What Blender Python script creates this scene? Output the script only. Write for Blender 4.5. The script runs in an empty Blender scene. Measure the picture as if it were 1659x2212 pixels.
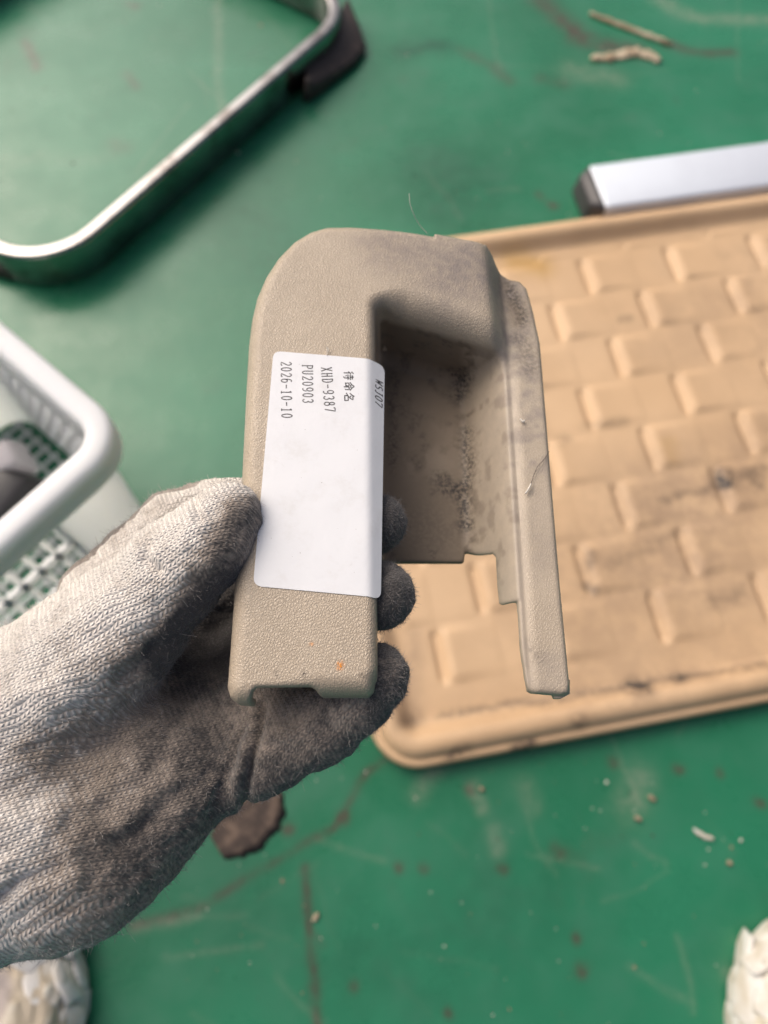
import bpy, math, random
import numpy as np
from mathutils import Matrix, Vector

# ------------------------------------------------------------------ camera, sky, sun, exposure
SC = bpy.context.scene
COL = SC.collection
FPX, CX, CY = 1531.0, 829.5, 1106.0          # lens in units of a 1659 x 2212 picture
CAMH = 0.62
TH = math.radians(23)                        # camera leans 23 degrees off straight down
AL = math.radians(20)                        # the held part leans 20 degrees to the picture plane
cam = bpy.data.cameras.new("camera")
cam.sensor_fit = 'HORIZONTAL'
cam.sensor_width = 26.0
cam.lens = 26.0 * FPX / 1659.0
cam.clip_start = 0.01
cam.clip_end = 200
cam.dof.use_dof = True
cam.dof.focus_distance = 0.196
cam.dof.aperture_fstop = 8.2
cam_o = bpy.data.objects.new("camera", cam)
COL.objects.link(cam_o)
cam_o.location = (0, 0, CAMH)
cam_o.rotation_euler = (TH, 0, 0)
SC.camera = cam_o

SUN_EL, SUN_AZ = math.radians(46), math.radians(-48)   # azimuth from +Y, negative = to the left
world = bpy.data.worlds.new("World")
SC.world = world
world.use_nodes = True
wn = world.node_tree.nodes
sky = wn.new('ShaderNodeTexSky')
sky.sky_type = 'NISHITA'
sky.sun_disc = False
sky.sun_elevation = SUN_EL
sky.sun_rotation = SUN_AZ
sky.dust_density = 9.0
sky.air_density = 0.6
sky.ozone_density = 0.6
wn['Background'].inputs['Strength'].default_value = 0.15
world.node_tree.links.new(sky.outputs[0], wn['Background'].inputs['Color'])
sun = bpy.data.lights.new("sun", 'SUN')
sun.energy = 1.25
sun.angle = math.radians(65)
sun.color = (1.0, 0.96, 0.90)
sun_o = bpy.data.objects.new("sun", sun)
COL.objects.link(sun_o)
sd = Vector((math.sin(SUN_AZ) * math.cos(SUN_EL), math.cos(SUN_AZ) * math.cos(SUN_EL), math.sin(SUN_EL)))
sun_o.rotation_euler = sd.to_track_quat('Z', 'Y').to_euler()
sun_o.location = sd * 5
SC.view_settings.view_transform = 'Standard'
SC.view_settings.look = 'None'
SC.view_settings.exposure = -0.14
SC.view_settings.gamma = 1.0
SC.cycles.max_bounces = 8
SC.cycles.use_denoising = True

# ------------------------------------------------------------------ geometry helpers
rng = np.random.default_rng(7)
random.seed(7)
_R = np.array([1, 0, 0.0])
_U = np.array([0, math.cos(TH), math.sin(TH)])
_W = np.array([0, math.sin(TH), -math.cos(TH)])
_C = np.array([0, 0, CAMH])


def fl(u, v, z=0.0):
    """world point (m) at height z"""
    d = _R * (u - CX) / FPX - _U * (v - CY) / FPX + _W
    return _C + d * ((z - CAMH) / d[2])


cA, sA = math.cos(AL), math.sin(AL)
TC = np.array([0, -200 * sA, 200 * cA])


def tp(u, v, z=0.0):
    """point (mm) of the held part's own frame at height z over its front face"""
    a, b = (u - CX) / FPX, -(v - CY) / FPX
    d = np.array([a, b * cA + sA, b * sA - cA])
    return TC + d * ((z - TC[2]) / d[2])


def pj(P):
    q = P - TC
    Z = q[:, 1] * sA - q[:, 2] * cA
    yy = q[:, 1] * cA + q[:, 2] * sA
    return CX + FPX * q[:, 0] / Z, CY - FPX * yy / Z


TO = _C + 0.2 * _W                          # origin of the held frame
TY = cA * _U + sA * _W
TZ = sA * _U - cA * _W
HELD = Matrix(((1, TY[0], TZ[0], TO[0]), (0, TY[1], TZ[1], TO[1]), (0, TY[2], TZ[2], TO[2]), (0, 0, 0, 1)))


def mesh_obj(name, V, Fs, m=None, parent=None, smooth=True, attrs=None, cols=None):
    me = bpy.data.meshes.new(name)
    me.from_pydata([tuple(map(float, p)) for p in V], [], [tuple(map(int, f)) for f in Fs])
    if smooth:
        me.polygons.foreach_set('use_smooth', [True] * len(me.polygons))
    for k, a in (attrs or {}).items():
        a = np.asarray(a, dtype=np.float32)
        if a.ndim == 1:
            at = me.attributes.new(k, 'FLOAT', 'POINT')
            at.data.foreach_set('value', a)
        else:
            at = me.attributes.new(k, 'FLOAT_VECTOR', 'POINT')
            at.data.foreach_set('vector', a.ravel())
    me.update()
    o = bpy.data.objects.new(name, me)
    COL.objects.link(o)
    if m:
        me.materials.append(m)
    if parent:
        o.parent = parent
    return o


def tag(o, label, cat, group=None, kind=None):
    if label:
        o['label'] = label
    if cat:
        o['category'] = cat
    if group:
        o['group'] = group
    if kind:
        o['kind'] = kind
    return o


def empty(name, loc=(0, 0, 0), rz=0, matrix=None):
    o = bpy.data.objects.new(name, None)
    o.empty_display_size = 0.02
    COL.objects.link(o)
    if matrix is not None:
        o.matrix_world = matrix
    else:
        o.location = loc
        o.rotation_euler = (0, 0, rz)
    return o


def surface_nets(Fd, org, h):
    nx, ny, nz = Fd.shape
    S = Fd < 0
    cnt = np.zeros((nx - 1, ny - 1, nz - 1), np.int8)
    corners = [(i, j, k) for i in (0, 1) for j in (0, 1) for k in (0, 1)]
    for i, j, k in corners:
        cnt += S[i:nx - 1 + i, j:ny - 1 + j, k:nz - 1 + k]
    act = np.argwhere((cnt > 0) & (cnt < 8))
    idx = -np.ones(cnt.shape, np.int32)
    idx[act[:, 0], act[:, 1], act[:, 2]] = np.arange(len(act))
    acc = np.zeros((len(act), 3))
    n = np.zeros(len(act))
    val = {c: Fd[act[:, 0] + c[0], act[:, 1] + c[1], act[:, 2] + c[2]] for c in corners}
    for a in corners:
        for ax in range(3):
            if a[ax] == 0:
                b = list(a); b[ax] = 1; b = tuple(b)
                va, vb = val[a], val[b]
                m = (va < 0) != (vb < 0)
                t = np.where(m, va / np.where(m, va - vb, 1), 0)
                p = np.array(a, float)[None, :].repeat(len(act), 0)
                p[:, ax] += t
                acc += p * m[:, None]
                n += m
    V = (act + acc / n[:, None]) * h + np.asarray(org)
    quads = []
    for ax in range(3):
        o1, o2 = [(1, 2), (2, 0), (0, 1)][ax]
        sl0 = [slice(None)] * 3; sl1 = [slice(None)] * 3
        sl0[ax] = slice(0, -1); sl1[ax] = slice(1, None)
        A, B = S[tuple(sl0)], S[tuple(sl1)]
        e = np.argwhere(A != B)
        e = e[(e[:, o1] > 0) & (e[:, o2] > 0) & (e[:, o1] < S.shape[o1] - 1) & (e[:, o2] < S.shape[o2] - 1)]
        flip = A[e[:, 0], e[:, 1], e[:, 2]]
        def cell(d1, d2):
            c = e.copy(); c[:, o1] -= d1; c[:, o2] -= d2
            return idx[c[:, 0], c[:, 1], c[:, 2]]
        q = np.stack([cell(1, 1), cell(0, 1), cell(0, 0), cell(1, 0)], 1)
        q[~flip] = q[~flip][:, ::-1]
        quads.append(q)
    return V, np.concatenate(quads)


def poly_sd(P, X, Y):
    P = np.asarray(P, float)
    d = np.full(X.shape, 1e9)
    inside = np.zeros(X.shape, bool)
    for i in range(len(P)):
        a, b = P[i], P[(i + 1) % len(P)]
        ex, ey = b - a
        wx, wy = X - a[0], Y - a[1]
        t = np.clip((wx * ex + wy * ey) / (ex * ex + ey * ey + 1e-12), 0, 1)
        d = np.minimum(d, (wx - ex * t) ** 2 + (wy - ey * t) ** 2)
        c = ((a[1] > Y) != (b[1] > Y))
        with np.errstate(divide='ignore', invalid='ignore'):
            xi = a[0] + (Y - a[1]) * ex / (ey if ey != 0 else 1e-12)
        inside ^= c & (X < xi)
    d = np.sqrt(d)
    return np.where(inside, -d, d)


def rmax(a, b, r):
    return np.minimum(np.maximum(a + r, b + r), 0) + np.hypot(np.maximum(a + r, 0), np.maximum(b + r, 0)) - r


def smin(a, b, k):
    h = np.maximum(k - np.abs(a - b), 0) / k
    return np.minimum(a, b) - h * h * k * 0.25


def smooth(a, b, x):
    t = np.clip((x - a) / (b - a), 0, 1)
    return t * t * (3 - 2 * t)


_lat = rng.random((64, 64, 64))


def noise(P, sc):
    q = P * sc + 100.37
    i = np.floor(q).astype(int)
    f = q - i
    f = f * f * (3 - 2 * f)
    out = 0
    for a in (0, 1):
        for b in (0, 1):
            for c in (0, 1):
                w = (f[:, 0] if a else 1 - f[:, 0]) * (f[:, 1] if b else 1 - f[:, 1]) * (f[:, 2] if c else 1 - f[:, 2])
                out = out + w * _lat[(i[:, 0] + a) % 64, (i[:, 1] + b) % 64, (i[:, 2] + c) % 64]
    return out


def fbm(P, sc, n=4):
    s, a, t = 0, 0.5, 0
    for k in range(n):
        s = s + a * noise(P + 17.1 * k, sc * 2 ** k); t += a; a *= 0.5
    return s / t


def vnormals(V, Q):
    fn = np.cross(V[Q[:, 2]] - V[Q[:, 0]], V[Q[:, 3 if Q.shape[1] > 3 else 1]] - V[Q[:, 1 if Q.shape[1] > 3 else 0]])
    N = np.zeros_like(V)
    for c in range(Q.shape[1]):
        np.add.at(N, Q[:, c], fn)
    return N / (np.linalg.norm(N, axis=1, keepdims=True) + 1e-12)


def seg_d(x, y, pts):
    d = np.full(np.shape(x), 1e9)
    for a, b in zip(pts[:-1], pts[1:]):
        ex, ey = b[0] - a[0], b[1] - a[1]
        t = np.clip(((x - a[0]) * ex + (y - a[1]) * ey) / (ex * ex + ey * ey + 1e-12), 0, 1)
        d = np.minimum(d, np.hypot(x - a[0] - ex * t, y - a[1] - ey * t))
    return d


class MB:
    """collects simple solids into one mesh"""
    def __init__(s):
        s.V, s.F = [], []

    def add(s, V, Fs):
        n = len(s.V)
        s.V += [tuple(p) for p in V]
        s.F += [tuple(n + i for i in f) for f in Fs]

    def hexa(s, P):                 # 8 corners: bottom loop 0-3 (ccw from above), top loop 4-7
        s.add(P, [(3, 2, 1, 0), (4, 5, 6, 7), (0, 1, 5, 4), (1, 2, 6, 5), (2, 3, 7, 6), (3, 0, 4, 7)])

    def bar(s, a, b, side, up):     # box along a-b with half widths along the vectors side, up
        a, b, side, up = map(np.asarray, (a, b, side, up))
        s.hexa([a - side - up, a + side - up, b + side - up, b - side - up, a - side + up, a + side + up, b + side + up, b - side + up])

    def tube(s, pts, r, n=6, cap=True):
        pts = np.asarray(pts, float)
        r = np.broadcast_to(r, (len(pts),))
        T = np.gradient(pts, axis=0)
        T /= np.linalg.norm(T, axis=1, keepdims=True) + 1e-12
        ref = np.array([0, 0, 1.0]) if abs(T[0][2]) < .9 else np.array([1.0, 0, 0])
        V = []
        for p, t, rr in zip(pts, T, r):
            a = np.cross(t, ref); a /= np.linalg.norm(a) + 1e-12
            b = np.cross(t, a)
            for k in range(n):
                w = 2 * math.pi * k / n
                V.append(p + rr * (a * math.cos(w) + b * math.sin(w)))
        Fs = [(i * n + k, i * n + (k + 1) % n, (i + 1) * n + (k + 1) % n, (i + 1) * n + k) for i in range(len(pts) - 1) for k in range(n)]
        if cap:
            Fs += [tuple(range(n))[::-1], tuple(range((len(pts) - 1) * n, len(pts) * n))]
        s.add(V, Fs)

    def build(s, name, m, parent=None, smooth=False, bevel=0, seg=2):
        o = mesh_obj(name, s.V, s.F, m, parent, smooth)
        if bevel:
            b = o.modifiers.new('bevel', 'BEVEL')
            b.width = bevel; b.segments = seg; b.limit_method = 'ANGLE'; b.angle_limit = math.radians(40)
            b.harden_normals = False
            o.data.polygons.foreach_set('use_smooth', [True] * len(o.data.polygons))
        return o


# ------------------------------------------------------------------ material helpers
class G:
    def __init__(s, name):
        s.m = bpy.data.materials.new(name)
        s.m.use_nodes = True
        s.t = s.m.node_tree
        s.b = s.t.nodes['Principled BSDF']

    def n(s, typ, ins=None, **kw):
        nd = s.t.nodes.new('ShaderNode' + typ)
        for k, v in kw.items():
            setattr(nd, k, v)
        for k, v in (ins or {}).items():
            s.put(nd.inputs[k], v)
        return nd

    def put(s, sock, v):
        if isinstance(v, bpy.types.NodeSocket):
            s.t.links.new(v, sock)
        elif isinstance(v, bpy.types.Node):
            s.t.links.new(v.outputs[0], sock)
        else:
            if sock.type == 'RGBA' and len(v) == 3:
                v = (*v, 1)
            sock.default_value = v

    def set(s, **kw):
        for k, v in kw.items():
            s.put(s.b.inputs[k.replace('_', ' ')], v)
        return s

    def math(s, op, a, b=0.5, c=None):
        nd = s.n('Math', operation=op)
        s.put(nd.inputs[0], a); s.put(nd.inputs[1], b)
        if c is not None:
            s.put(nd.inputs[2], c)
        return nd.outputs[0]

    def attr(s, name, vec=False):
        return s.n('Attribute', attribute_name=name).outputs['Vector' if vec else 'Fac']

    def mix(s, f, a, b, mode='MIX'):
        nd = s.n('Mix', data_type='RGBA', blend_type=mode)
        s.put(nd.inputs[0], f); s.put(nd.inputs[6], a); s.put(nd.inputs[7], b)
        return nd.outputs[2]

    def ramp(s, f, a, b, lo=0.0, hi=1.0):
        nd = s.n('MapRange', {0: f, 1: a, 2: b, 3: lo, 4: hi}, interpolation_type='SMOOTHSTEP')
        return nd.outputs[0]

    def obj(s):
        return s.n('TexCoord').outputs['Object']

    def noise(s, scale, vec=None, detail=4.0, rough=0.55, dist=0.0):
        nd = s.n('TexNoise', {'Scale': scale, 'Detail': detail, 'Roughness': rough, 'Distortion': dist})
        s.put(nd.inputs['Vector'], vec if vec is not None else s.obj())
        return nd.outputs[0]

    def voro(s, scale, vec=None, feature='F1', out='Distance', rand=1.0):
        nd = s.n('TexVoronoi', {'Scale': scale, 'Randomness': rand}, feature=feature)
        s.put(nd.inputs['Vector'], vec if vec is not None else s.obj())
        return nd.outputs[out]

    def bump(s, h, dist, strength=1.0, normal=None):
        nd = s.n('Bump', {'Height': h, 'Distance': dist, 'Strength': strength})
        if normal is not None:
            s.put(nd.inputs['Normal'], normal)
        return nd.outputs[0]


# floor paint
g = G('green_floor_paint')
big = g.noise(3.2, detail=5)
mid = g.noise(16, detail=6, rough=.65)
fine = g.noise(260, detail=3)
c = g.mix(g.ramp(big, .35, .68), (.016, .155, .074), (.026, .208, .108))
c = g.mix(g.ramp(mid, .42, .75, 0, .38), c, (.060, .20, .130))
c = g.mix(g.ramp(g.noise(9, detail=7, rough=.7), .58, .75, 0, .30), c, (.070, .115, .075))
spk = g.voro(75, out='Distance')
c = g.mix(g.ramp(g.math('ADD', spk, g.math('MULTIPLY', g.noise(30), .4)), .24, .17, 0, .35), c, (.13, .26, .19))
c = g.mix(g.math('MULTIPLY', g.attr('worn'), g.ramp(g.noise(120, detail=5), .3, .6, .5, 1)), c, (.085, .060, .045))
c = g.mix(g.math('MULTIPLY', g.attr('pale'), g.ramp(g.noise(150, detail=5), .3, .62, .45, 1)), c, (.34, .34, .26))
c = g.mix(g.math('MULTIPLY', g.attr('oily'), .75), c, (.012, .075, .040))
g.set(Base_Color=c, Roughness=g.ramp(mid, .3, .7, .24, .40), Specular_IOR_Level=.45,
      Normal=g.bump(g.math('ADD', mid, g.math('MULTIPLY', fine, .2)), .0012, .5))
M_FLOOR = g.m

# beige grained plastic
g = G('grained_beige_plastic')
ob = g.obj()
warp = g.n('Mix', {0: .0009}, data_type='VECTOR')
nz = g.n('TexNoise', {'Scale': 900.0, 'Detail': 2.0, 'Vector': ob})
vv = g.n('VectorMath', {0: nz.outputs['Color'], 1: (.0007, .0007, .0007)}, operation='MULTIPLY')
wv = g.n('VectorMath', {0: ob, 1: vv.outputs[0]}, operation='ADD').outputs[0]
wm = g.n('Mapping', {'Vector': wv, 'Rotation': (0, 0, .5), 'Scale': (1.0, .72, 1.0)}).outputs[0]
cell = g.voro(1500, wm, 'DISTANCE_TO_EDGE')
cellh = g.ramp(cell, 0, .34)
gm = g.attr('grain')
tone = g.noise(60, detail=4)
c = g.mix(g.ramp(tone, .3, .7), (.455, .380, .288), (.500, .420, .320))
c = g.mix(g.math('MULTIPLY', g.ramp(cell, .10, 0), g.math('MULTIPLY', gm, .50)), c, (.26, .20, .14))
c = g.mix(g.math('MULTIPLY', g.attr('smear_shade'), .8), c, (.125, .092, .062))  # brown tint that also carries the pocket's shade
c = g.mix(g.math('MULTIPLY', g.attr('dust'), g.ramp(g.noise(260, detail=6, rough=.7), .3, .65, .35, 1)), c, (.27, .232, .205))
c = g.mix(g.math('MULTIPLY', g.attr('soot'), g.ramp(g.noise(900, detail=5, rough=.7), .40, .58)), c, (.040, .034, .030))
c = g.mix(g.ramp(g.noise(1600, detail=2), .73, .78, 0, .6), c, (.075, .06, .05))
c = g.mix(g.math('MULTIPLY', g.attr('orange'), g.ramp(cell, .03, .14)), c, (.72, .25, .012))
hgt = g.math('ADD', g.math('MULTIPLY', cellh, gm), g.math('MULTIPLY', g.noise(3000, detail=2), .2))
g.set(Base_Color=c, Roughness=g.math('ADD', .36, g.math('MULTIPLY', g.math('MAXIMUM', g.attr('dust'), g.attr('smear_shade')), .35)), Specular_IOR_Level=.5,
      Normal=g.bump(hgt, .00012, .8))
M_TRIM = g.m

# paper, ink
g = G('label_paper')
sm = g.noise(90, detail=6, rough=.7)
c = g.mix(g.ramp(sm, .48, .78, 0, .55), (.755, .77, .79), (.62, .615, .60))
c = g.mix(g.ramp(g.noise(1100, detail=3), .735, .77, 0, .75), c, (.25, .24, .23))
c = g.mix(g.math('MULTIPLY', g.attr('rub'), g.ramp(g.noise(420, detail=6, rough=.75), .5, .8, 0, .35)), c, (.45, .44, .40))
g.set(Base_Color=c, Roughness=.5, Specular_IOR_Level=.4, Normal=g.bump(g.math('ADD', g.noise(70, detail=3), g.math('MULTIPLY', g.noise(900, detail=3), .12)), .0011, .35))
M_PAPER = g.m
g = G('printed_ink'); g.set(Base_Color=g.mix(g.ramp(g.noise(2500), .45, .65, 0, .5), (.035, .033, .035), (.22, .22, .22)), Roughness=.6); M_INK = g.m

# knitted glove
g = G('dirty_knitted_cotton')
kn = g.attr('knit', True)
sep = g.n('SeparateXYZ', {0: kn})
s_, t_ = sep.outputs[0], sep.outputs[1]
p = g.math('FRACT', t_, 0)
q = g.math('ABSOLUTE', g.math('SUBTRACT', g.math('MULTIPLY', p, 2), 1), 0)       # 0 mid wale, 1 at its edges
ang = g.math('MULTIPLY', g.math('ADD', s_, g.math('MULTIPLY', q, -.55)), 6.2832)
course = g.math('ADD', g.math('MULTIPLY', g.math('SINE', ang, 0), .5), .5)
wale = g.math('SQRT', g.math('SUBTRACT', 1.0, g.math('MULTIPLY', q, g.math('MULTIPLY', q, .96))), 0)
mid_gap = g.ramp(q, 0, .35, .55, 1)
st = g.math('MULTIPLY', g.math('MULTIPLY', wale, mid_gap), g.math('ADD', .35, g.math('MULTIPLY', course, .65)))
kfac = g.attr('clean')
fel = g.noise(1400, detail=5, rough=.7)
st2 = g.mix(kfac, fel, st)
d0 = g.attr('dirt_shade')
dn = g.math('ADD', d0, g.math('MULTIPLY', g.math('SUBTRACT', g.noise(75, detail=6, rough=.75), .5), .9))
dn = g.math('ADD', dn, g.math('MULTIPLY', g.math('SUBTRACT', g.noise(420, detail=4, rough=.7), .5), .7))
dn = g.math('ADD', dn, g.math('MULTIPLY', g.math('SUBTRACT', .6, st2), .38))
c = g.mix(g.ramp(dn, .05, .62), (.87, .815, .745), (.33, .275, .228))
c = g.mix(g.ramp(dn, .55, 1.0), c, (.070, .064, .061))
c = g.mix(g.ramp(g.noise(38, detail=4), .55, .75, 0, .35), c, (.36, .29, .22))
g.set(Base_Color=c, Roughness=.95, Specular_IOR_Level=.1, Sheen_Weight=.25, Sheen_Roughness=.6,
      Normal=g.bump(g.math('ADD', st2, g.math('MULTIPLY', g.noise(2600, detail=2), .35)), .00075, .9))
M_GLOVE = g.m
g = G('cotton_fuzz'); g.set(Base_Color=g.mix(g.attr('dirt_shade'), (.62, .58, .54), (.25, .235, .225)), Roughness=1.0, Specular_IOR_Level=.05); M_FUZZ = g.m

# tan moulded leatherette
g = G('tan_leatherette')
c = g.mix(g.ramp(g.noise(7, detail=5), .3, .7), (.61, .415, .240), (.68, .475, .285))
c = g.mix(g.math('MULTIPLY', g.attr('soil_shade'), g.ramp(g.noise(40, detail=6, rough=.7), .3, .62, .3, 1)), c, (.27, .185, .125))
c = g.mix(g.math('MULTIPLY', g.attr('spot_shade'), g.ramp(g.noise(160, detail=5), .3, .52, .2, 1)), c, (.045, .038, .034))
c = g.mix(g.math('MULTIPLY', g.attr('yellow'), .7), c, (.47, .27, .06))
g.set(Base_Color=c, Roughness=.5, Specular_IOR_Level=.4, Normal=g.bump(g.voro(700), .0004, .5))
M_TAN = g.m

g = G('chrome'); g.set(Base_Color=g.mix(g.ramp(g.noise(25, detail=6, rough=.7), .45, .7), (.36, .35, .34), (.20, .18, .165)), Metallic=1.0, Roughness=g.ramp(g.noise(40, detail=5), .3, .7, .10, .26)); M_CHROME = g.m
g = G('black_rubber'); g.set(Base_Color=g.mix(g.ramp(g.noise(45, detail=5), .5, .75), (.034, .025, .022), (.095, .065, .052)), Roughness=.6); M_RUBBER = g.m
g = G('anodised_silver'); g.set(Base_Color=g.mix(g.ramp(g.noise(8, detail=5), .4, .7), (.74, .80, .87), (.66, .71, .78)), Metallic=.25, Roughness=.42); M_SILVER = g.m
g = G('dark_plastic'); g.set(Base_Color=(.035, .033, .036), Roughness=.4); M_DARK = g.m
g = G('white_polypropylene')
g.set(Base_Color=g.mix(g.ramp(g.noise(12, detail=4), .45, .75), (.92, .94, .93), (.90, .90, .85)), Roughness=.5, Specular_IOR_Level=.3, Subsurface_Weight=.8, Subsurface_Scale=.03)
g.b.inputs['Subsurface Radius'].default_value = (1, 1, .9)
M_BASKET = g.m
g = G('pale_grey_plastic'); g.set(Base_Color=(.50, .47, .49), Roughness=.5); M_PALE = g.m
g = G('worn_shoe_leather')
c = g.mix(g.ramp(g.noise(30, detail=5), .35, .65), (.80, .77, .69), (.74, .68, .56))
c = g.mix(g.ramp(g.attr('fold'), .62, .95, 0, .7), c, (.46, .36, .23))
c = g.mix(g.attr('toe'), c, (.43, .37, .34))
g.set(Base_Color=c, Roughness=.6, Normal=g.bump(g.noise(160, detail=5), .002, .6))
M_SHOE = g.m
g = G('white_foam'); g.set(Base_Color=g.mix(g.ramp(g.noise(60, detail=5), .4, .7), (.80, .78, .74), (.60, .53, .42)), Roughness=.6); M_FOAM = g.m
g = G('crumbs')
ri = g.n('NewGeometry').outputs['Random Per Island']
c = g.mix(g.ramp(ri, .45, .5), (.62, .60, .52), (.30, .22, .14)); c = g.mix(g.ramp(ri, .72, .76), c, (.06, .04, .03))
g.set(Base_Color=c, Roughness=.35); M_CRUMB = g.m
g = G('dry_straw'); g.set(Base_Color=g.mix(g.ramp(g.noise(60), .4, .6), (.50, .42, .30), (.33, .25, .16)), Roughness=.8); M_STRAW = g.m
g = G('brown_scrap'); g.set(Base_Color=g.mix(g.ramp(g.noise(90, detail=5), .4, .65), (.075, .055, .045), (.19, .135, .10)), Roughness=.85); M_BROWN = g.m
g = G('hair_fibre'); g.set(Base_Color=(.06, .05, .045), Roughness=.5); M_HAIR = g.m
g = G('pale_thread'); g.set(Base_Color=(.70, .66, .58), Roughness=.7); M_THREAD = g.m

# ------------------------------------------------------------------ floor
fx = np.concatenate([np.linspace(-6, -.7, 12)[:-1], np.arange(-.7, .7, .0028), np.linspace(.7, 6, 12)])
fy = np.concatenate([np.linspace(-6, -.25, 12)[:-1], np.arange(-.25, 1.15, .0028), np.linspace(1.15, 6, 12)])
X, Y = np.meshgrid(fx, fy, indexing='ij')
n1, n2 = X.shape
I = np.arange(n1 * n2).reshape(n1, n2)
FQ = np.stack([I[:-1, :-1], I[1:, :-1], I[1:, 1:], I[:-1, 1:]], -1).reshape(-1, 4)
x, y = X.ravel(), Y.ravel()
P3 = np.stack([x, y, 0 * x], 1)
wob = (fbm(P3, 18, 4) - .5)
fr = fbm(P3 + 5, 90, 4)


def mark(pts, w, a, soft=1.0):
    q = [fl(*p_)[:2] for p_ in pts]
    d = seg_d(x + wob * .012, y + wob * .012, q)
    return a * np.exp(-(d / w) ** 2 * soft) * np.clip(fr * 1.6, 0, 1)


rs_ = np.random.default_rng(21)
scuffs = 0
for _ in range(46):
    u0_, v0_ = rs_.uniform(-50, 1700), rs_.choice([rs_.uniform(-20, 560), rs_.uniform(1560, 2230)])
    a_, l_ = rs_.normal(.35, .8), rs_.uniform(40, 210)
    pm_ = (u0_ + l_ * math.cos(a_) * .5 + rs_.uniform(-8, 8), v0_ + l_ * math.sin(a_) * .5 + rs_.uniform(-8, 8))
    scuffs = scuffs + mark([(u0_, v0_), pm_, (u0_ + l_ * math.cos(a_), v0_ + l_ * math.sin(a_))], rs_.uniform(.0014, .0026), rs_.uniform(.06, .22))
worn = sum([mark([(860, 1620), (800, 1660), (720, 1790), (560, 1880), (430, 1960), (280, 2005)], .0035, .75),
            mark([(655, 1880), (668, 2000), (680, 2090), (690, 2230)], .0035, 1.0),
            mark([(668, 1995), (700, 2040)], .003, .9), mark([(60, 90), (85, 145)], .007, .9), mark([(270, 160), (290, 190)], .006, .6),
            mark([(1170, 0), (1196, 30), (1250, 78), (1310, 98), (1375, 108)], .016, 1.0),
            mark([(1440, 95), (1480, 110), (1530, 116), (1580, 114)], .008, 1.0),
            mark([(1000, 110), (1060, 140), (1100, 175)], .010, .55), mark([(1170, 170), (1220, 180)], .010, .5),
            mark([(250, 310), (270, 320)], .012, .45), mark([(700, 12), (725, 20)], .010, .5), mark([(280, 10), (290, 14)], .008, .7)])
for u_, v_, r_ in [(1203, 1838, .0055), (1086, 1872, .004), (1255, 2090, .004), (915, 1870, .003), (1015, 1700, .004), (740, 1765, .004), (1315, 1650, .004),
                   (1460, 1660, .004), (1240, 2030, .003), (860, 1870, .003), (560, 1650, .003), (1640, 1730, .004), (1555, 1665, .003), (300, 465, .005),
                   (1400, 390, .006), (1190, 440, .006), (1165, 420, .005), (620, 1790, .004), (760, 2130, .003), (970, 2180, .003)]:
    worn += mark([(u_, v_), (u_ + 6, v_ + 5)], r_, 1.1)
pale = sum([mark([(470, 0), (470, 130), (478, 240)], .006, .30), mark([(800, 1640), (905, 1720)], .004, .0),
            mark([(1360, 130), (1400, 115), (1460, 120)], .004, .0), mark([(1420, 0), (1500, 40), (1659, 45)], .012, .45),
            mark([(1240, 150), (1330, 170)], .018, .35), mark([(960, 1640), (920, 1690), (905, 1715)], .007, .35),
            mark([(1075, 1790), (1080, 1830)], .006, .4), mark([(1025, 1700), (1045, 1740)], .006, .4), mark([(1380, 1690), (1360, 1740)], .014, .35),
            mark([(1130, 1700), (1150, 1740)], .008, .25), mark([(1540, 2110), (1555, 2140)], .006, .0), mark([(430, 1975), (290, 2010)], .004, .25),
            mark([(1565, 2105), (1590, 2135)], .006, .3), mark([(0, 345), (240, 340)], .010, .10)])
oily = np.clip(sum([mark([(870, 110), (930, 95), (960, 100)], .018, .9), mark([(930, 360), (1020, 400), (960, 440)], .05, .7),
                    mark([(560, 2000), (900, 2100), (1100, 1950)], .05, .45), mark([(560, 500), (640, 600)], .06, .5)]), 0, 1)
flo = mesh_obj('floor', P3, FQ, M_FLOOR, None, True, dict(worn=np.clip(worn, 0, 1), pale=np.clip(pale + scuffs, 0, 1), oily=oily))
tag(flo, 'worn green painted floor with scratches, rust marks and grit', None, kind='structure')

# ------------------------------------------------------------------ tan moulded tray panel
MA = math.radians(10.2)
tray = empty('moulded_panel', (0, 0, 0), MA)
tag(tray, 'tan moulded panel with raised rim and brick relief lying on the green floor', 'panel')
S0, S1, N0, N1, RC = 0.0, .72, .027, .566, .040
step = .0022


def ring(e):
    r = max(RC - e, 1e-6)
    pts = []
    for cx, cy, a0 in ((S1 - RC, N0 + RC, -90), (S1 - RC, N1 - RC, 0), (S0 + RC, N1 - RC, 90), (S0 + RC, N0 + RC, 180)):
        for k in range(13):
            a = math.radians(a0 + 90 * k / 12)
            pts.append((cx + r * math.cos(a), cy + r * math.sin(a)))
    return pts


prof = [(0.0035, 0.0), (.001, .003), (0, .006), (0, .013), (.0012, .0162), (.003, .0172), (.0048, .0176), (.0058, .0174), (.0068, .0184), (.0085, .0212), (.0110, .0240), (.0140, .0256),
        (.018, .0262), (.0215, .0254), (.025, .0228), (.029, .0178), (.033, .0137), (.0365, .0122), (RC, .0120)]
dense = []
for (e0, z0), (e1, z1) in zip(prof[:-1], prof[1:]):
    for t in (0, .5):
        dense.append((e0 + (e1 - e0) * t, z0 + (z1 - z0) * t))
dense.append(prof[-1])


def subdiv(pts, nn):
    out = []
    L = len(pts)
    for i in range(L):
        a, b = pts[i], pts[(i + 1) % L]
        k = nn if i % 13 == 12 else 1
        out += [(a[0] + (b[0] - a[0]) * t / k, a[1] + (b[1] - a[1]) * t / k) for t in range(k)]
    return out


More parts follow.
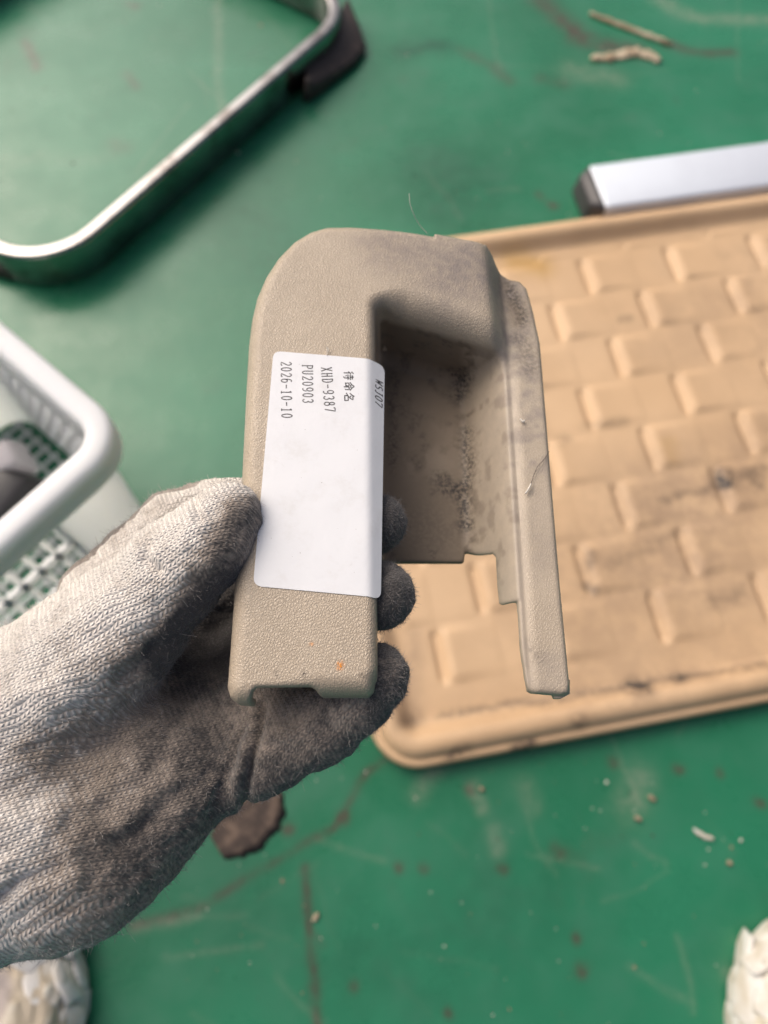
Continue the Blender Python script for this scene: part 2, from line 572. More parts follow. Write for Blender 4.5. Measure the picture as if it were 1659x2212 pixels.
V, Fs = [], []
for e, z in dense:
    V += [(p_[0], p_[1], z) for p_ in subdiv(ring(e), 60)]
nr = len(V) // len(dense)
for i in range(len(dense) - 1):
    for k in range(nr):
        Fs.append((i * nr + k, i * nr + (k + 1) % nr, (i + 1) * nr + (k + 1) % nr, (i + 1) * nr + k))
gs = np.linspace(S0 + RC, S1 - RC, int((S1 - S0 - 2 * RC) / step))
gn = np.linspace(N0 + RC, N1 - RC, int((N1 - N0 - 2 * RC) / step))
GS, GN = np.meshgrid(gs, gn, indexing='ij')
Z = np.full(GS.shape, .0120)
edge = np.minimum(np.minimum(GS - S0, S1 - GS), np.minimum(GN - N0, N1 - GN)) - RC
win = smooth(0, .008, edge)
rowh, pitch = .0537, .0976
for r_ in range(0, 10):
    nc = .1129 + rowh * r_
    base = .073 if r_ % 2 == 0 else .1195
    wv_ = smooth(rowh * .50, rowh * .31, np.abs(GN - nc))
    dsv = (GS - base) - pitch * np.round((GS - base) / pitch)
    jit = .0010 * math.sin(r_ * 2.3)
    prof_ = -.0040 * np.exp(-((dsv + .0045 + jit) / .0036) ** 2) + .0027 * smooth(-.003, .0080, dsv + jit) * np.exp(-np.maximum(dsv - .0080, 0) / .024)
    pill = .00005 * (1 - (2 * (dsv / pitch)) ** 2)
    Z += win * wv_ * (prof_ + pill)
    Z += win * (-.00025) * np.exp(-((GN - nc - rowh / 2) / .0040) ** 2) * (.6 + .4 * np.sin(GS * 31 + r_))
    Z += win * (.0002) * np.exp(-((GN - nc + rowh / 2 - .008) / .008) ** 2)
PG = np.stack([GS.ravel(), GN.ravel(), Z.ravel()], 1)
PG[:, 2] += (fbm(PG, 12, 3) - .5) * .002 * win.ravel()
n0 = len(V)
V = np.concatenate([np.array(V), PG])
I = n0 + np.arange(GS.size).reshape(GS.shape)
Fs += [tuple(q_) for q_ in np.stack([I[:-1, :-1], I[1:, :-1], I[1:, 1:], I[:-1, 1:]], -1).reshape(-1, 4)]
ca, sa = math.cos(MA), math.sin(MA)
wx_, wy_ = V[:, 0] * ca - V[:, 1] * sa, V[:, 0] * sa + V[:, 1] * ca
f1, f2 = fbm(V, 9, 4), fbm(V + 3, 60, 4)


def tmark(pts, w, a):
    q_ = [fl(*p_, .015)[:2] for p_ in pts]
    return a * np.exp(-(seg_d(wx_ + (f2 - .5) * .012, wy_ + (f2 - .5) * .012, q_) / w) ** 2)


spot_shade = sum([tmark([(1562, 1030), (1568, 1045)], .0075, 1.2), tmark([(1625, 1035), (1645, 1040)], .006, .6), tmark([(1376, 1478), (1384, 1490)], .007, 1.2),
            tmark([(1250, 1562), (1262, 1548)], .0055, .7), tmark([(965, 1632), (1000, 1618)], .0045, .8), tmark([(1125, 1614), (1135, 1610)], .005, 1.1),
            tmark([(1270, 1265), (1285, 1275)], .005, .6), tmark([(1275, 1205), (1268, 1220)], .006, .55), tmark([(1430, 1080), (1520, 1055), (1650, 1010)], .004, .45),
            tmark([(880, 1560), (895, 1556)], .006, .5), tmark([(960, 1545), (1060, 1532), (1250, 1500), (1420, 1470), (1650, 1440)], .0035, .55),  # first mark paints the shade in the inner corner; the rest are smudges
            tmark([(1460, 1465), (1480, 1462)], .004, .7), tmark([(1320, 1220), (1460, 1150)], .006, .3), tmark([(1270, 920), (1350, 905)], .006, .25),
            tmark([(1210, 950), (1225, 945)], .006, .35), tmark([(1540, 1300), (1600, 1280)], .008, .35), tmark([(1340, 690), (1358, 686)], .005, .4)])
soil_shade = np.clip(.7 * smooth(.42, .72, f1) * smooth(.15, .5, V[:, 0]) * .6 + tmark([(1250, 1300), (1560, 1180)], .09, .45) + tmark([(1400, 1050), (1660, 1000)], .05, .35)
               + tmark([(1000, 1545), (1659, 1440)], .02, .25) + tmark([(890, 1380), (885, 1560)], .012, .45), 0, 1)  # last mark paints the shaded inner wall of the left rim
yel = tmark([(1110, 560), (1165, 572)], .016, 1.0) + tmark([(1440, 960), (1455, 985)], .009, .35)
mesh_obj('panel_sheet', V, Fs, M_TAN, tray, True, dict(soil_shade=soil_shade, spot_shade=np.clip(spot_shade, 0, 1), yellow=np.clip(yel, 0, 1)))

# ------------------------------------------------------------------ bent chrome tube frame
fr_o = empty('tube_frame', (0, 0, 0))
tag(fr_o, 'bent chrome tube frame with dark brackets lying on the green floor', 'metal frame')
dA, dB = np.array([.590, .807]), np.array([-.807, .590])
q0 = np.array([-.366, .492]) + .020 * dA
corners = [q0, q0 + .545 * dA, q0 + .545 * dA + .455 * dB, q0 + .455 * dB]
path = []
rad = .075
for i, cpt in enumerate(corners):
    a = corners[i - 1] - cpt; b = corners[(i + 1) % 4] - cpt
    a /= np.linalg.norm(a); b /= np.linalg.norm(b)
    cc = cpt + (a + b) * rad
    for k in range(15):
        w = math.pi / 2 * k / 14
        path.append(cc - b * rad * math.cos(w) - a * rad * math.sin(w))
path = np.array(path)
sec = []
hw, hh, rr = .0080, .0225, .0040
for sx, sz, a0 in ((1, 1, 0), (-1, 1, 90), (-1, -1, 180), (1, -1, 270)):
    for k in range(6):
        w = math.radians(a0 + 18 * k)
        sec.append((sx * (hw - rr) + rr * math.cos(w), sz * (hh - rr) + rr * math.sin(w)))
V, Fs = [], []
L = len(path)
for i in range(L):
    t = path[(i + 1) % L] - path[i - 1]; t /= np.linalg.norm(t)
    nrm = np.array([t[1], -t[0]])
    for a, b in sec:
        V.append((path[i][0] + nrm[0] * a, path[i][1] + nrm[1] * a, .0250 + b))
ns = len(sec)
for i in range(L):
    for k in range(ns):
        Fs.append((i * ns + k, i * ns + (k + 1) % ns, ((i + 1) % L) * ns + (k + 1) % ns, ((i + 1) % L) * ns + k))
mesh_obj('chrome_tube', V, Fs, M_CHROME, fr_o, True)


def prism(pts, z0, z1, name, m, parent, bevel, ztop=None):
    n = len(pts)
    V = [(*p_, z0) for p_ in pts] + [(*p_, (ztop[i] if ztop else z1)) for i, p_ in enumerate(pts)]
    mb = MB()
    mb.add(V, [tuple(range(n))[::-1], tuple(range(n, 2 * n))] + [(i, (i + 1) % n, n + (i + 1) % n, n + i) for i in range(n)])
    return mb.build(name, m, parent, bevel=bevel, seg=3)


br = [fl(u_, v_, .004)[:2] for u_, v_ in [(662, 222), (700, 195), (770, 140), (792, 108), (776, 70), (752, 30), (738, 70), (700, 120), (664, 165)]]
prism(br, .001, .03, 'bracket', M_RUBBER, fr_o, .004, [.022, .018, .012, .012, .018, .03, .034, .034, .03])
mbk = MB()
pa = fl(668, 170, .03); pb = fl(660, 215, .002)
mbk.tube([pa, (pa + pb) / 2, pb], .0045, 8)
mbk.build('bracket_strut', M_RUBBER, fr_o, True)
ft = [fl(u_, v_, .004)[:2] for u_, v_ in [(-50, 545), (-5, 550), (40, 585), (48, 602), (25, 606), (-30, 590)]]
prism(ft, .001, .02, 'foot', M_RUBBER, fr_o, .004)

# ------------------------------------------------------------------ silver bar with black end cap
ax = np.array([math.cos(MA), math.sin(MA), 0]); ay = np.array([-math.sin(MA), math.cos(MA), 0])
b0 = np.array([.2395, .650, 0])
barm = empty('silver_bar', tuple(b0), MA)
tag(barm, 'silver rectangular bar with a dark end cap lying behind the tan panel', 'metal bar')
mb = MB()
mb.hexa([(0, -.034, .001), (.6, -.034, .001), (.6, .032, .001), (0, .032, .001), (0, -.034, .030), (.6, -.034, .030), (.6, .032, .030), (0, .032, .030)])
mb.build('bar_body', M_SILVER, barm, bevel=.004, seg=3)
mb = MB()
mb.hexa([(-.017, -.026, .0005), (.0015, -.0355, .0005), (.0015, .0335, .0005), (-.017, .026, .0005), (-.013, -.022, .026), (.0015, -.0355, .0315), (.0015, .0335, .0315), (-.013, .022, .026)])
mb.build('end_cap', M_DARK, barm, bevel=.005, seg=3)

# ------------------------------------------------------------------ white basket
e1 = np.array([.764, -.645]); e2 = np.array([.645, .764])
BC = (e1 * -.330 + e2 * .0836) * .857               # outer corner of the rim
bmat = Matrix(((e1[0], e2[0], 0, BC[0]), (e1[1], e2[1], 0, BC[1]), (0, 0, 1, 0), (0, 0, 0, 1)))
bas = empty('basket', matrix=bmat)
tag(bas, 'white plastic basket with slotted sides beside the gloved hand', 'basket')
BW, BD, BR, BH = .26, .36, .036, .200      # extends to -x, -y from the corner


def rrect(e, r, nseg=10):
    x0, x1, y0, y1 = -BW + e, -e, -BD + e, -e
    r = max(r, .001)
    out = []
    for cx, cy, a0 in ((x1 - r, y1 - r, 0), (x0 + r, y1 - r, 90), (x0 + r, y0 + r, 180), (x1 - r, y0 + r, 270)):
        for k in range(nseg):
            a = math.radians(a0 + 90 * k / (nseg - 1))
            out.append((cx + r * math.cos(a), cy + r * math.sin(a)))
    return out


def loft(profile, closed=False):
    V, Fs = [], []
    for e, z in profile:
        V += [(p_[0], p_[1], z) for p_ in rrect(e, BR - e)]
    n = len(V) // len(profile)
    for i in range(len(profile) - (0 if closed else 1)):
        j = (i + 1) % len(profile)
        for k in range(n):
            Fs.append((i * n + k, i * n + (k + 1) % n, j * n + (k + 1) % n, j * n + k))
    return V, Fs


V, Fs = loft([(e_ * .86, BH - .130 + z_) for e_, z_ in [(.003, .1035), (.0010, .1042), (.0002, .106), (.0, .110), (.0012, .1125), (.0012, .1165), (.0, .119), (.0, .1255), (.0008, .1282), (.0026, .1298), (.0055, .1303), (.0110, .1305), (.0165, .1303), (.0195, .1296), (.0210, .1275), (.0215, .124), (.0215, .108), (.0195, .106),
              (.0175, .108), (.0165, .116), (.010, .1245), (.0055, .122), (.0045, .106)]], True)
mesh_obj('rim', V, Fs, M_BASKET, bas, True)
# corner posts (solid rounded panels) below the rim
ew = .014
th = .0028
for ci, (sx, sy) in enumerate(((1, 1), (0, 1), (0, 0), (1, 0))):
    V, Fs = [], []
    lv = [(.188, 0), (.10, .003), (0.002, .007)]
    for z, dr in lv:
        for off in (0, th):
            e = ew + dr + off
            r = .030 - off
            cx = (-e - r) if sx else (-BW + e + r)
            cy = (-e - r) if sy else (-BD + e + r)
            a0 = [0, 90, 180, 270][ci]
            pts = [(cx + r * math.cos(math.radians(a0 + 90 * k / 8)), cy + r * math.sin(math.radians(a0 + 90 * k / 8))) for k in range(9)]
            d0_ = np.array([[0, -1], [1, 0], [0, 1], [-1, 0]][ci]) * (.038 if ci % 2 == 0 else .014)
            d1_ = np.array([[-1, 0], [0, -1], [1, 0], [0, 1]][ci]) * (.014 if ci % 2 == 0 else .038)
            pts = [tuple(np.array(pts[0]) + d0_)] + pts + [tuple(np.array(pts[-1]) + d1_)]
            V += [(*p_, z) for p_ in pts]
    n = 11
    for i in range(2):
        o_, o2 = i * 2 * n, (i + 1) * 2 * n
        for k in range(n - 1):
            Fs.append((o_ + k + 1, o_ + k, o2 + k, o2 + k + 1))
            Fs.append((o_ + n + k, o_ + n + k + 1, o2 + n + k + 1, o2 + n + k))
        Fs.append((o_, o_ + n, o2 + n, o2)); Fs.append((o_ + n - 1, o2 + n - 1, o2 + 2 * n - 1, o_ + 2 * n - 1))
    mesh_obj('corner_panel', V, Fs, M_BASKET, bas, True)


def slotted(pa, pb, nrm, slots, ribs, name, barw=.0026):
    """wall from pa to pb (xy) leaning inwards by nrm towards the bottom; vertical bars and horizontal ribs"""
    pa, pb, nrm = np.array(pa), np.array(pb), np.array(nrm)
    t = pb - pa; Lw = np.linalg.norm(t); t = t / Lw
    mb = MB()

    def P(s, z, o=0):
        q_ = pa + t * s + nrm * (.007 * (1 - z / .188) + o)
        return np.array([q_[0], q_[1], z])
    for k in range(slots + 1):
        s = Lw * k / slots
        a, b = P(s, ribs[0][0]), P(s, ribs[-1][1])
        mb.bar(a, b, np.array([*t, 0]) * barw, np.array([*nrm, 0]) * .0015)
    for z0, z1 in ribs:
        a, b = P(0, (z0 + z1) / 2), P(Lw, (z0 + z1) / 2)
        mb.bar(a, b, np.array([*nrm, 0]) * .0022, np.array([0, 0, (z1 - z0) / 2]))
    return mb.build(name, M_BASKET, bas, bevel=.0006, seg=1)


in0 = ew + th / 2
cl = ew + .030 + .034
long_ribs = [(.002, .024), (.052, .070), (.098, .114), (.142, .158), (.184, .188)]
long_ribs = [(.002, .040), (.070, .081), (.112, .123), (.154, .188)]
slotted((-in0, -cl), (-in0, -BD + cl), (-1, 0), 13, long_ribs, 'slotted_wall', .0022)
slotted((-BW + in0, -BD + cl), (-BW + in0, -cl), (1, 0), 13, long_ribs, 'slotted_wall', .0022)
hole_ribs = [(.002, .010)] + [(.019 + .020 * k, .030 + .020 * k) for k in range(6)] + [(.139, .188)]
ch = ew + .030 + .010
slotted((-BW + ch, -in0), (-ch, -in0), (0, -1), 11, hole_ribs, 'slotted_wall', .0032)
slotted((-ch, -BD + in0), (-BW + ch, -BD + in0), (0, 1), 11, hole_ribs, 'slotted_wall', .0032)
mb = MB()
for k in range(15):
    xx = -BW + .035 + (BW - .07) * k / 14
    mb.bar((xx, -BD + .03, .003), (xx, -.03, .003), (.0016, 0, 0), (0, 0, .0012))
for k in range(21):
    yy = -BD + .035 + (BD - .07) * k / 20
    mb.bar((-BW + .03, yy, .0032), (-.03, yy, .0032), (0, .0016, 0), (0, 0, .0010))
mb.build('base_grid', M_BASKET, bas)


def oddbit(name, u_, v_, z, size, m, label, cat, rz):
    p_ = fl(u_, v_, z)
    o = MB()
    sx, sy, sz = size
    o.hexa([(-sx, -sy, -sz), (sx, -sy * .8, -sz), (sx * .8, sy, -sz), (-sx, sy, -sz), (-sx * .8, -sy * .7, sz), (sx * .7, -sy * .6, sz * .8), (sx * .6, sy * .7, sz), (-sx * .9, sy * .8, sz * .7)])
    ob_ = o.build(name, m, None, bevel=min(size) * .3, seg=2)
    ob_.location = tuple(p_); ob_.rotation_euler = (.12, -.1, rz)
    return tag(ob_, label, cat)


oddbit('plastic_clip', 5, 1000, .085, (.024, .018, .014), M_PALE, 'pale grey plastic clip lying in the white basket', 'plastic part', .4)
oddbit('dark_bracket', 8, 1080, .075, (.036, .024, .018), M_DARK, 'black plastic bracket lying in the white basket under the pale clip', 'plastic part', 1.0)

# ------------------------------------------------------------------ shoes of the photographer


def shoe(cx, cy, rz, label, toe_amt, grime):
    root = empty('shoe', (cx, cy, 0), rz)
    tag(root, label, 'shoe', 'white shoes of the photographer')
    h = 2.4
    xs = np.arange(-64, 64, h); ys = np.arange(-190, 16, h); zs = np.arange(-4, 84, h)
    X3, Y3, Z3 = np.meshgrid(xs, ys, zs, indexing='ij')
    plan = [(0, 0), (-24, -5), (-42, -20), (-52, -50), (-53, -90), (-46, -150), (-44, -186), (44, -186), (46, -150), (53, -90), (51, -50), (41, -20), (24, -5)]
    d2 = poly_sd(plan, X3[:, :, 0], Y3[:, :, 0])[:, :, None]
    top = 44 + 34 * smooth(0, -150, Y3)
    F_ = rmax(rmax(d2, Z3 - top, 34), 6 - Z3, 2)
    V, Q = surface_nets(F_.astype(np.float32), (xs[0], ys[0], zs[0]), h)
    N = vnormals(V, Q)
    W_ = V.copy(); W_[:, 1] *= .38
    rg = 1 - np.abs(2 * fbm(W_ + cx * 100, .085, 3) - 1)
    rg2 = 1 - np.abs(2 * fbm(V, .11, 3) - 1)
    fold = np.clip(rg * .75 + rg2 * .35, 0, 1.2)
    up = smooth(12, 28, V[:, 2])
    V = V - N * (((fold - .55) * 6) * up)[:, None]
    toe = toe_amt * smooth(17, 10, np.hypot(V[:, 0] - 6, (V[:, 1] + 52) * .7))
    mesh_obj('upper', V / 1000, Q, M_SHOE, root, True, dict(fold=fold * up * grime, toe=toe))
    pl = np.array(plan + [plan[0]], float)
    sl = np.r_[0, np.cumsum(np.hypot(*np.diff(pl, axis=0).T))]
    rnd = np.random.default_rng(int(abs(cx) * 1000))
    src = None
    for lay in range(3):
        nl = [21, 17, 15][lay]
        for k in range(nl):
            s_k = sl[-1] * ((k + .5 * lay) % nl) / nl
            px_, py_ = np.interp(s_k, sl, pl[:, 0]), np.interp(s_k, sl, pl[:, 1])
            if py_ < -178:
                continue
            px2, py2 = np.interp((s_k + 2) % sl[-1], sl, pl[:, 0]), np.interp((s_k + 2) % sl[-1], sl, pl[:, 1])
            ang_ = math.atan2(py2 - py_, px2 - px_)
            if src is None:
                mb = MB()
                ring_ = [(math.copysign(abs(math.cos(2 * math.pi * i / 10 + .2)) ** .6, math.cos(2 * math.pi * i / 10 + .2)) * (1 + .18 * math.sin(i * 2.6)), math.copysign(abs(math.sin(2 * math.pi * i / 10 + .2)) ** .6, math.sin(2 * math.pi * i / 10 + .2)) * (1 + .15 * math.cos(i * 3.7))) for i in range(10)]
                vv_ = []
                for (rs, yy) in ((.85, -.0026), (1.0, -.0014), (1.0, .0010), (.88, .0024)):
                    vv_ += [(a * .0092 * rs, yy, b * .0100 * rs) for a, b in ring_]
                ff_ = [tuple(range(10)), tuple(range(30, 40))[::-1]] + [(i * 10 + (k2 + 1) % 10, i * 10 + k2, (i + 1) * 10 + k2, (i + 1) * 10 + (k2 + 1) % 10) for i in range(3) for k2 in range(10)]
                mb.add(vv_, ff_)
                o_ = mb.build('sole_lug', M_FOAM, root, True)
                src = o_
            else:
                o_ = src.copy(); COL.objects.link(o_)
            inset = [-.0005, .0035, .0135][lay] + rnd.uniform(-.001, .001)
            nx_, ny_ = -math.sin(ang_), math.cos(ang_)
            sgn = 1 if (nx_ * (0 - px_) + ny_ * (-90 - py_)) > 0 else -1
            o_.location = (px_ / 1000 + nx_ * sgn * inset, py_ / 1000 + ny_ * sgn * inset, [.011, .025, .0375][lay] + rnd.uniform(-.002, .002))
            o_.rotation_euler = (sgn * [-.1, -.35, -.85][lay] + rnd.uniform(-.12, .12), rnd.uniform(-.25, .25), ang_ + rnd.uniform(-.2, .2))
            sc_ = rnd.uniform(.85, 1.2)
            o_.scale = (sc_ * rnd.uniform(1.3, 2.1), rnd.uniform(.8, 1.1), sc_ * [1.0, 1.1, 1.3][lay])
            o_.parent = root
    return root


shoe(-.277, -.066, .10, 'worn cream shoe with a greyish patch, in the bottom left corner under the glove', 1.0, 1.25)
shoe(.312, -.078, -.12, 'worn white shoe with wrinkled cream upper, in the bottom right corner', 0.0, .95)

# ------------------------------------------------------------------ the held trim part
trim = empty('plastic_trim', matrix=HELD)
tag(trim, 'beige grained plastic trim cover with a white label, held by the glove', 'plastic trim')
hv = .46
xs = np.arange(-45.5, 56, hv); ys = np.arange(-56, 106, hv); zs = np.arange(-39.5, 3, hv)
X2, Y2 = np.meshgrid(xs, ys, indexing='ij')
XB = lambda y_: -2.9 + (72 - y_) * .0118          # right edge of the upright bar
t2 = lambda u_, v_, z=0: tuple(tp(u_, v_, z)[:2])
outl = [t2(540, 1523, -4), t2(512, 1520, -4), t2(496, 1508, -4), t2(489, 1485, -4), t2(496, 1400, -4), t2(520, 1050, -4), t2(530, 850, -4), t2(536, 745, -4), t2(543, 690, -4), t2(554, 645, -4), t2(572, 603, -4),
        t2(598, 563, -4), t2(632, 528, -4), t2(668, 506, -4), t2(705, 495, -4), t2(760, 494, -4), t2(900, 503, -4), t2(1000, 513, -4), t2(1048, 521, -5), t2(1068, 533, -6), t2(1090, 572, -9),
        t2(1104, 590, -11), t2(1124, 602, -13), t2(1139, 622, -14), t2(1152, 668, -14), t2(1168, 742, -14), t2(1186, 960, -14), t2(1210, 1250, -14), t2(1232, 1478, -14), t2(1230, 1497, -14), t2(1215, 1502, -14),
        t2(1146, 1497, -14), t2(1100, 1600, -14), t2(900, 1600, -4), t2(817, 1480, -2), t2(812, 1494, -2), t2(796, 1502, -2), t2(690, 1502, -3)]
d_out = poly_sd(outl, X2, Y2)
p_ridge = [t2(1043, 480, -5), t2(1046, 525, -5), t2(1058, 645, -6), t2(1066, 746, -8), t2(1066, 800, -8)]
xr = np.interp(-Y2, [-p_[1] for p_ in p_ridge], [p_[0] for p_ in p_ridge])
ZS = -13.5
LS_ = (tp(1100, 760, ZS), tp(1145, 1490, ZS))
xl = LS_[0][0] + (LS_[0][1] - Y2) * (LS_[1][0] - LS_[0][0]) / (LS_[0][1] - LS_[1][1])   # inner crest of the strip
xb = XB(Y2)
Hb = -.12 * (np.sqrt((X2 - xb - 6) ** 2 + 60.0) + (X2 - xb - 6)) * .5 + .12 * (math.sqrt(96.0) - 6) * .5
fall = X2 - xr
Hh = Hb - 1.55 * (np.sqrt(fall * fall + 3.0) + fall) * .5
Hh = np.minimum(Hh, 0)
kk = 1.2
Hh = .5 * (Hh + ZS + np.sqrt((Hh - ZS) ** 2 + kk))
tt = (X2 - (xl - 14.5)) / 14.5
floor_ = -35 + 22.0 * smooth(0, 1, tt) ** 1.15 + np.maximum(0, X2 - xl) * 1.3
A_, B_, C_ = tp(806, 652, -3), tp(1068, 757, -11), tp(842, 776, -35)
pn = np.cross(B_ - A_, C_ - A_); pn /= np.linalg.norm(pn)
if pn[1] < 0:
    pn = -pn
cutD = [(XB(-2) + .35, tp(900, 1215, -35)[1]), t2(998, 1215, -35), t2(1003, 1212, -35), t2(1006, 1192, -34), t2(1012, 1189, -33), t2(1045, 1187, -25), t2(1074, 1178, -16), t2(1080, 1185, -15), t2(1084, 1250, -14.5), t2(1088, 1289, -14.5),
        t2(1093, 1296, -14.5), t2(1120, 1298, -13.5), t2(1126, 1400, -13.5), t2(1138, 1475, -13.5), t2(1142, 1493, -13.5), t2(1146, 1499, -13.5), t2(1150, 1640, -13.5), (XB(-50) + .35, -70)]
cutN = [t2(541, 1510, -2), t2(547, 1494, -2), t2(556, 1486, -2), t2(672, 1484, -2), t2(682, 1490, -2), t2(687, 1500, -2), t2(700, 1640, -2), t2(520, 1640, -2)]
dD = poly_sd(cutD, X2, Y2)
dN = poly_sd(cutN, X2, Y2)
tab = poly_sd([t2(1188, 1470, -18), t2(1228, 1470, -18), t2(1229, 1500, -18), t2(1210, 1510, -18), t2(1193, 1511, -18)], X2, Y2)
Z3 = zs[None, None, :]
E_ = lambda a: a[:, :, None]
rr_ = np.where(X2 < xb + 20, 5.2, np.where(X2 < xr, 3.0, 1.6))
M_ = rmax(E_(d_out), (Z3 - E_(Hh)) * .82, E_(rr_))
dV = rmax(rmax(E_(xb - X2) + 0 * Z3, pn[0] * (E_(X2) - A_[0]) + pn[1] * (E_(Y2) - A_[1]) + pn[2] * (Z3 - A_[2]), 4.5), (E_(floor_) - Z3) * .75, 4.5)
rv = 3.2 + 4.5 * smooth(-3, 8, X2) * smooth(50, 66, Y2)
M_ = rmax(M_, -dV, E_(rv) + 0 * Z3)
tk = 2.2 + 4.5 * smooth(xl - 2.5, xl + 1, X2)
SH = np.maximum(M_, -(M_ + E_(tk)))
SH = np.maximum(SH, -38.0 - Z3)
SH = rmax(SH, -E_(dD) + 0 * Z3, .9)
SH = rmax(SH, -E_(dN) + 0 * Z3, .9)
edgeb = np.where(Y2 < tp(800, 1030)[1], xb + .35, xb - 2.6)
cutC = np.maximum(E_(X2 - edgeb), np.maximum(Z3 + np.where(Y2 < 62, 11.0, 24.0)[:, :, None], -100))
SH = np.maximum(SH, -cutC)
SH = np.maximum(SH, -np.maximum(np.maximum(E_(xl - 12 - X2), E_(Y2 - tp(1150, 1320, ZS)[1])), Z3 + 16.6))
SH = np.minimum(SH, np.maximum(E_(tab), np.abs(Z3 + 17.2) - 1.2))
V, Q = surface_nets(SH.astype(np.float32), (xs[0], ys[0], zs[0]), hv)
u_, v_ = pj(V)
F1, F2 = fbm(V, .05, 4), fbm(V + 9, .22, 4)
xbv, xlv = XB(V[:, 1]), LS_[0][0] + (LS_[0][1] - V[:, 1]) * (LS_[1][0] - LS_[0][0]) / (LS_[0][1] - LS_[1][1])
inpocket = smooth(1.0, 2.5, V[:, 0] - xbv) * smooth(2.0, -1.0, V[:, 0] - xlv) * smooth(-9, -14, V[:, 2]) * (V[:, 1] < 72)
grain = (1 - inpocket) * np.where(V[:, 2] > -8, 1.0, .65) * smooth(-30, -24, V[:, 2])
pd = lambda pts: seg_d(u_ + (F2 - .5) * 40, v_ + (F2 - .5) * 40, pts)
dust = np.clip(.8 * np.exp(-(pd([(830, 530), (1000, 560)]) / 60) ** 2) + .7 * np.exp(-(pd([(960, 640), (1030, 600)]) / 55) ** 2)
               + .9 * np.exp(-(pd([(1110, 640), (1135, 800), (1160, 1000)]) / 42) ** 2) * smooth(.3, .6, F2) + .35 * np.exp(-(pd([(1170, 1000), (1190, 1480)]) / 40) ** 2) * smooth(.35, .6, F1)
               + .35 * inpocket * smooth(1000, 1050, u_), 0, 1)
smear_shade = np.clip(inpocket * smooth(1040, 985, u_) * (.95 + .7 * (F1 - .4)) + .85 * np.exp(-(pd([(1085, 600), (1115, 680)]) / 26) ** 2) + .5 * inpocket * smooth(.5, .7, F2), 0, 1)  # recess shade painted on the pocket floor, with brown grime on the side slope
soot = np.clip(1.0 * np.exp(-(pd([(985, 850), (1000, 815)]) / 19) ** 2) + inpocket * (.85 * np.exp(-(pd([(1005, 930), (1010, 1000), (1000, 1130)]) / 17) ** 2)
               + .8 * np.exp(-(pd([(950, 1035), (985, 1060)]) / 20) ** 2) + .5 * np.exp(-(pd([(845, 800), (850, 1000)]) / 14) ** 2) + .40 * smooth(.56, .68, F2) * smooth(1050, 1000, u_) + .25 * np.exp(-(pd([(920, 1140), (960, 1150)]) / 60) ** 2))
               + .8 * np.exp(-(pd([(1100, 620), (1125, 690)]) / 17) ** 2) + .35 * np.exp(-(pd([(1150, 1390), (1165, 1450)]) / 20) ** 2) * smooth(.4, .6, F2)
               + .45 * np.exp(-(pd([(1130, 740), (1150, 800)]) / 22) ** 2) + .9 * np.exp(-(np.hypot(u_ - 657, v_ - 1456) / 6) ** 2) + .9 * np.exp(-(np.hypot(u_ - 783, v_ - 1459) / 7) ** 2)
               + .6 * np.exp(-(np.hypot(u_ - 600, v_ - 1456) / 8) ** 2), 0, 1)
orange = np.exp(-(np.hypot((u_ - 735), (v_ - 1438) * .8) / 8.5) ** 4) * (V[:, 2] > -2) + .8 * np.exp(-(np.hypot(u_ - 673, v_ - 1391) / 4) ** 2) * (V[:, 2] > -2)
shell = mesh_obj('trim_shell', V / 1000, Q, M_TRIM, trim, True, dict(grain=grain, dust=dust, smear_shade=smear_shade, soot=soot, orange=np.clip(orange, 0, 1)))

# ---- label sheet
O_ = tp(591, 759)
Ax = tp(800, 776) - O_; Ax[2] = 0; Ax /= np.linalg.norm(Ax)
Bx = tp(547, 1266) - O_; Bx[2] = 0
LB = np.linalg.norm(Bx); Bx /= LB
AF0 = 28.2                                        # where the sheet starts to bend over the edge of the bar
LW = 35.6


def lab(a, b, lift=0.0):
    """label coordinates (mm across, mm down) -> held frame (mm)"""
    r = 3.4; am = math.radians(38)
    y_ = O_[1] + Bx[1] * b + Ax[1] * 30
    AF = (XB(y_) - 3.3 - O_[0] - Bx[0] * b) / Ax[0]
    s = a - AF
    lft = .26 + lift
    if s <= 0:
        return O_ + Ax * a + Bx * b + np.array([0, 0, lft])
    w = min(s / r, am)
    x_, z_ = r * math.sin(w), -r * (1 - math.cos(w))
    if s / r > am:
        e = s - r * am
        x_ += e * math.cos(am); z_ -= e * math.sin(am)
    return O_ + Ax * (AF + x_) + Bx * b + np.array([0, 0, z_ + lft])


bs = np.r_[0, .3, .7, 1.2, 1.8, np.linspace(2.4, LB - 2.4, 50), LB - 1.8, LB - 1.2, LB - .7, LB - .3, LB]
V, Fs, rub = [], [], []
na = 44
for b in bs:
    e = min(b, LB - b)
    ins = 2.2 - math.sqrt(max(0, 2.2 ** 2 - (2.2 - e) ** 2)) if e < 2.2 else 0
    for k in range(na):
        a = ins + (LW - 2 * ins) * k / (na - 1)
        V.append(lab(a, b))
        rub.append(max(math.exp(-(((a - 6) / 4) ** 2 + ((b - 37) / 2.5) ** 2)), .8 * math.exp(-(((a - 26) / 4) ** 2 + ((b - 63) / 5) ** 2)), .7 * math.exp(-(((a - 12) / 5) ** 2 + ((b - 21) / 1.5) ** 2))))
for i in range(len(bs) - 1):
    for k in range(na - 1):
        Fs.append((i * na + k, (i + 1) * na + k, (i + 1) * na + k + 1, i * na + k + 1))
stick = mesh_obj('label_sticker', np.array(V) / 1000, Fs, M_PAPER, trim, True, dict(rub=rub))
sm_ = stick.modifiers.new('thickness', 'SOLIDIFY'); sm_.thickness = .00014; sm_.offset = -1
